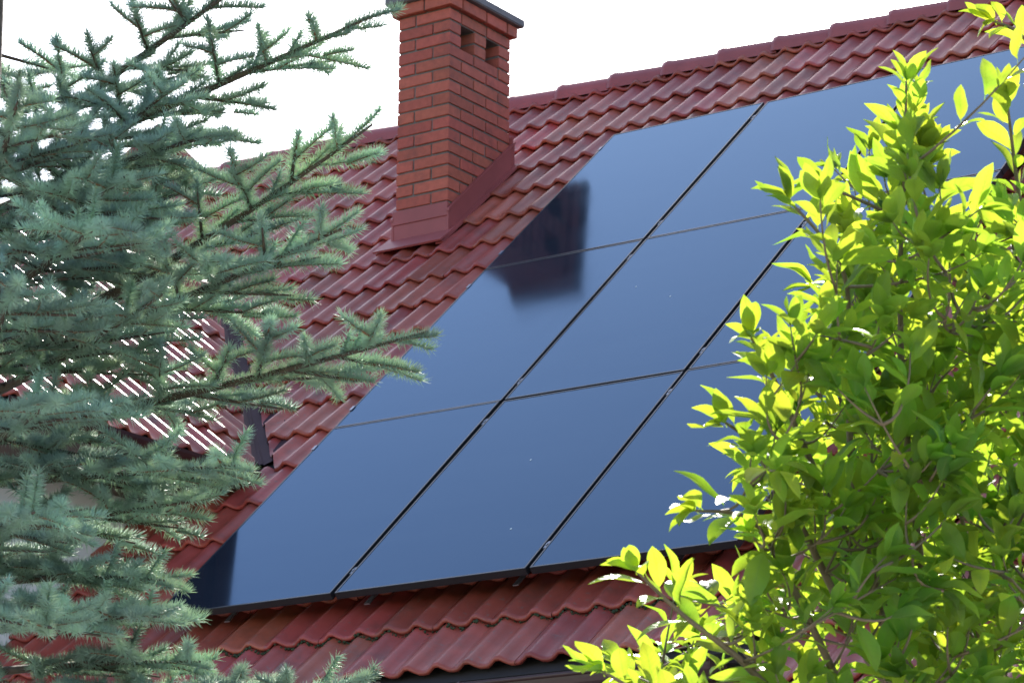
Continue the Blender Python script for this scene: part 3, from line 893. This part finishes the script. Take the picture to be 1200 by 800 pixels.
# the shoots that show largest become objects, the others one part
bo = [b_.build('branch', 'bark', spruce, True) for b_ in branches]
def sh_key(s_):
    x, y, zd = to_px(s_[3].translation + s_[3].to_3x3() @ Vector((LENS[s_[1]]/2, 0, 0)))
    inf = 0 < x < 1200 and 0 < y < 800
    return (0 if inf else 1, zd - .0016*x - LENS[s_[1]]*2)
shoots.sort(key=sh_key)
for (bi, i, v_, m, low) in shoots[:290]:
    link('shoot', SH_ME[(i, v_)], bo[bi], m)
parts = []
for (bi, i, v_, m, low) in shoots[290:]:
    V, F = SH_LOW[i] if low else SH[(i, v_)]
    parts.append((xform(V, m), F))
o = join_np('needle_foliage', parts, 'needle', spruce); o['kind'] = 'stuff'
o.data.materials.append(M['twigwood'])
mi = np.concatenate([np.r_[np.ones(24, dtype=np.int32), np.zeros(len(F)-24, dtype=np.int32)] for V, F in parts]); o.data.polygons.foreach_set('material_index', mi)
print('shoots', len(shoots), 'branches', len(branches), 'tris', len(o.data.polygons))

# ------------------------------------------------------------------ broad-leaved bush
def leaf_mesh_np(seed, fold, curl, wid):
    R = np.random.default_rng(seed); n_ = 7; V, F = [], []
    for i in range(n_+1):
        t = i/n_
        w_ = wid*(math.sin(math.pi*min(1, t**.82))**.8)*(1 if t < .97 else .2) * (0.62+.5*t) if 0 < t < 1 else .0015
        x = t; z = -curl*t*t + .02*math.sin(t*9+seed)
        wz = fold*w_ + .015*math.sin(t*11+seed*2)
        V += [(x, -w_, z+wz), (x, 0, z), (x, w_, z+wz*.9)]
    for i in range(n_):
        a = i*3
        F += [(a, a+3, a+4, a+1), (a+1, a+4, a+5, a+2)]
    # stalk
    k = len(V); V += [(-.16, -.008, .0), (-.16, .008, .0), (0.02, .008, .0), (.02, -.008, .0)]; F.append((k, k+1, k+2, k+3))
    return np.array(V, dtype=float), np.array(F, dtype=np.int32)
LEAVES = [leaf_mesh_np(s_, f_, c_, w_) for s_, f_, c_, w_ in ((1, .45, .16, .24), (2, .3, .34, .265), (3, .7, .08, .225), (4, .4, .48, .25), (5, .2, -.14, .235), (6, .6, .26, .27))]
def leaf_attr(me, reps=1):
    for nm, vals in (('across', [1, 0, 1]*8+[0]*4), ('along', [t/7 for t in range(8) for _ in range(3)]+[0]*4)):
        at_ = me.attributes.new(nm, 'FLOAT', 'POINT'); at_.data.foreach_set('value', np.tile(np.array(vals, dtype=np.float32), reps))
LEAF_ME = [mesh_from('leaf', V, [tuple(int(q) for q in f) for f in F], 'leaf', True) for V, F in LEAVES]

for me in LEAF_ME: leaf_attr(me)
BASE_B = at(1165, 700, 5.75)
bush = thing('leafy_bush', 'tall bush with glowing yellow green leaves in front of the roof', 'bush', (BASE_B.x, BASE_B.y, 0))
def smooth_path(pts, k=6):
    out = []
    P = [pts[0]]+pts+[pts[-1]]
    for i in range(1, len(P)-2):
        for j in range(k):
            t = j/k
            a, b_, c, d_ = P[i-1], P[i], P[i+1], P[i+2]
            out.append(.5*((2*b_)+(c-a)*t+(2*a-5*b_+4*c-d_)*t*t+(3*b_-a-3*c+d_)*t**3))
    out.append(pts[-1]); return out
root = Vector((BASE_B.x, BASE_B.y, 0)); fork = root + Vector((.03, .0, 1.05))
tb = MB(); tb.tube([root, root+Vector((.02, .01, .5)), fork, fork+Vector((0, 0, .1))], [.055, .045, .04, .03], 9); tb.build('trunk', 'twig', bush, True)
limbs_px = [
    [(1120, 980, 5.65), (1050, 780, 5.5), (1000, 560, 5.4), (996, 400, 5.35), (985, 310, 5.3), (925, 235, 5.28)],
    [(1130, 960, 5.75), (1085, 700, 5.65), (1060, 480, 5.55), (1055, 330, 5.5), (1060, 200, 5.45), (1062, 95, 5.42)],
    [(1200, 950, 5.9), (1215, 650, 5.85), (1190, 420, 5.75), (1120, 300, 5.6), (1040, 250, 5.45), (960, 215, 5.4)],
    [(1210, 900, 6.0), (1230, 600, 6.0), (1210, 350, 5.9), (1190, 200, 5.8), (1180, 115, 5.75)],
    [(1090, 960, 5.5), (1000, 830, 5.35), (930, 690, 5.25), (880, 610, 5.2), (815, 598, 5.15)],
    [(1070, 980, 5.4), (950, 860, 5.2), (870, 775, 5.1), (800, 720, 5.05), (745, 668, 5.0)],
    [(1060, 1010, 5.35), (900, 900, 5.1), (780, 830, 5.0), (705, 785, 4.95)],
    [(1110, 960, 5.6), (1010, 760, 5.4), (930, 600, 5.3), (880, 520, 5.25), (850, 495, 5.2)],
    [(1120, 960, 5.6), (1030, 720, 5.45), (950, 540, 5.35), (905, 440, 5.3), (880, 395, 5.25)],
    [(1270, 800, 6.0), (1290, 400, 6.0), (1260, 150, 5.9), (1205, 50, 5.8), (1165, 25, 5.75)],
    [(1150, 960, 5.7), (1150, 780, 5.6), (1130, 620, 5.5), (1100, 520, 5.4)],
    [(1200, 970, 5.7), (1220, 800, 5.6), (1200, 700, 5.5), (1160, 600, 5.4)],
    [(1180, 950, 6.1), (1120, 700, 6.2), (1080, 560, 6.2), (1020, 440, 6.1)]]
limbs = []
for lp in limbs_px:
    pts = smooth_path([fork+Vector((0, 0, .05))] + [at(*q) for q in lp])
    n_ = len(pts); lb = MB(); lb.tube(pts, [.0085*(1-i/(n_-1))**.9+.002 for i in range(n_)], 6)
    limbs.append((pts, lb))
leaf_items = []
def leafy(path, start, size, step=.03, ang0=None, li=0):
    """leaves in a spiral along a twig, a tuft at the tip"""
    acc = 0; k = random.randrange(10); tot = sum((path[i+1]-path[i]).length for i in range(len(path)-1)); run = 0
    nxt = start*tot
    for i in range(len(path)-1):
        seg = path[i+1]-path[i]; sl_ = seg.length; d_ = seg.normalized()
        while nxt <= run+sl_:
            p = path[i] + d_*(nxt-run)
            a_ = k*2.39996+random.uniform(-.4, .4); k += 1
            u_ = d_.orthogonal().normalized(); w_ = d_.cross(u_)
            rad_ = u_*math.cos(a_)+w_*math.sin(a_)
            f = nxt/tot
            out = .95 - .45*f
            ld = (d_*(1-out*.55) + rad_*out + Vector((0, 0, .15))).normalized()
            up = (Vector((0, 0, 1)) + d_*.35 + Vector((random.uniform(-.45, .45), random.uniform(-.45, .45), random.uniform(-.2, .2)))).normalized()
            sz = size*random.uniform(.55, 1.18)*(.8+.3*min(1, (1-f)*3+.45))
            p2 = p + ld*sz*.15
            leaf_items.append((li, random.randrange(6), frame_along(p2, ld, up, sz)))
            nxt += step*random.uniform(.7, 1.3)
        run += sl_
    d_ = (path[-1]-path[-2]).normalized()
    for j in range(4):
        a_ = j*1.7+random.uniform(-.3, .3); u_ = d_.orthogonal().normalized(); w_ = d_.cross(u_)
        ld = (d_*.85+(u_*math.cos(a_)+w_*math.sin(a_))*.5).normalized()
        leaf_items.append((li, random.randrange(6), frame_along(path[-1], ld, (Vector((0, 0, 1))-d_*.2+u_*.3), size*random.uniform(.6, .95))))
for i, (pts, lb) in enumerate(limbs):
    leafy(pts[-16:], .1, .078, .021, li=i)
# side twigs: outlines of the bush in the photograph give where they end
POLY = [(1200, -20), (1150, 10), (1165, 60), (1195, 95), (1150, 150), (1110, 110), (1060, 85), (1010, 130), (975, 185), (905, 195), (925, 260), (965, 285), (930, 330), (880, 380), (855, 430), (870, 480),
        (845, 545), (800, 600), (860, 640), (870, 690), (760, 660), (730, 680), (790, 740), (690, 770), (700, 820), (1230, 820), (1230, -20)]
def inside(x, y):
    c = False; j = len(POLY)-1
    for i in range(len(POLY)):
        (xi, yi), (xj, yj) = POLY[i], POLY[j]
        if (yi > y) != (yj > y) and x < (xj-xi)*(y-yi)/(yj-yi)+xi: c = not c
        j = i
    return c
allp = [(li, k, p) for li, (pts, lb) in enumerate(limbs) for k, p in enumerate(pts) if k > 6]
cnt = 0; tries = 0
while cnt < 520 and tries < 9000:
    tries += 1
    x, y = random.uniform(690, 1260), random.uniform(-20, 860)
    if not inside(min(x, 1225), min(y, 815)) or not inside(min(x, 1225)-30, min(y, 815)): continue
    if y < 260 and random.random() < .55: continue
    if x > 1130 and 0 < y < 230 and random.random() < .75: continue
    if x < 960 and random.random() < .3: continue
    dp = random.uniform(4.95, 6.15) + max(0, (x-1000))*.0006
    tip = at(x, y, dp)
    best = min((((p-tip).length + (0 if tip.z-p.z > .5*(p-tip).length else .6*(.5*(p-tip).length-(tip.z-p.z))), li, k, p) for li, k, p in allp if (p-tip).length > .09), key=lambda q_: q_[0], default=None)
    if best is None or best[0] > .4: continue
    li, k, = best[1], best[2]; p0 = best[3]
    mid = (p0+tip)/2 + Vector((random.uniform(-.03, .03), random.uniform(-.03, .03), random.uniform(-.05, .0)))
    path = [bez(p0, mid, tip, t/6) for t in range(7)]
    limbs[li][1].tube(path, [.0022*(1-t/6)+.0012 for t in range(7)], 4)
    allp += [(li, k, q_) for q_ in path[2:5]]
    leafy(path, .28, random.uniform(.062, .082), .024, li=li); cnt += 1
lo = [lb.build('branch', 'twig', bush, True) for pts, lb in limbs]
def lf_key(it):
    x, y, zd = to_px(it[2].translation); inf = 0 < x < 1200 and 0 < y < 800
    return (0 if inf else 1, zd + .0011*x)
leaf_items.sort(key=lf_key)
for (li, i, m) in leaf_items[:300]:
    link('leaf', LEAF_ME[i], lo[li], m)
o = join_np('leaf_foliage', [(xform(LEAVES[i][0], m), LEAVES[i][1]) for (li, i, m) in leaf_items[300:]], 'leaf', bush, True); o['kind'] = 'stuff'; leaf_attr(o.data, len(leaf_items)-300)
print('leaves', len(leaf_items), 'twigs', cnt)
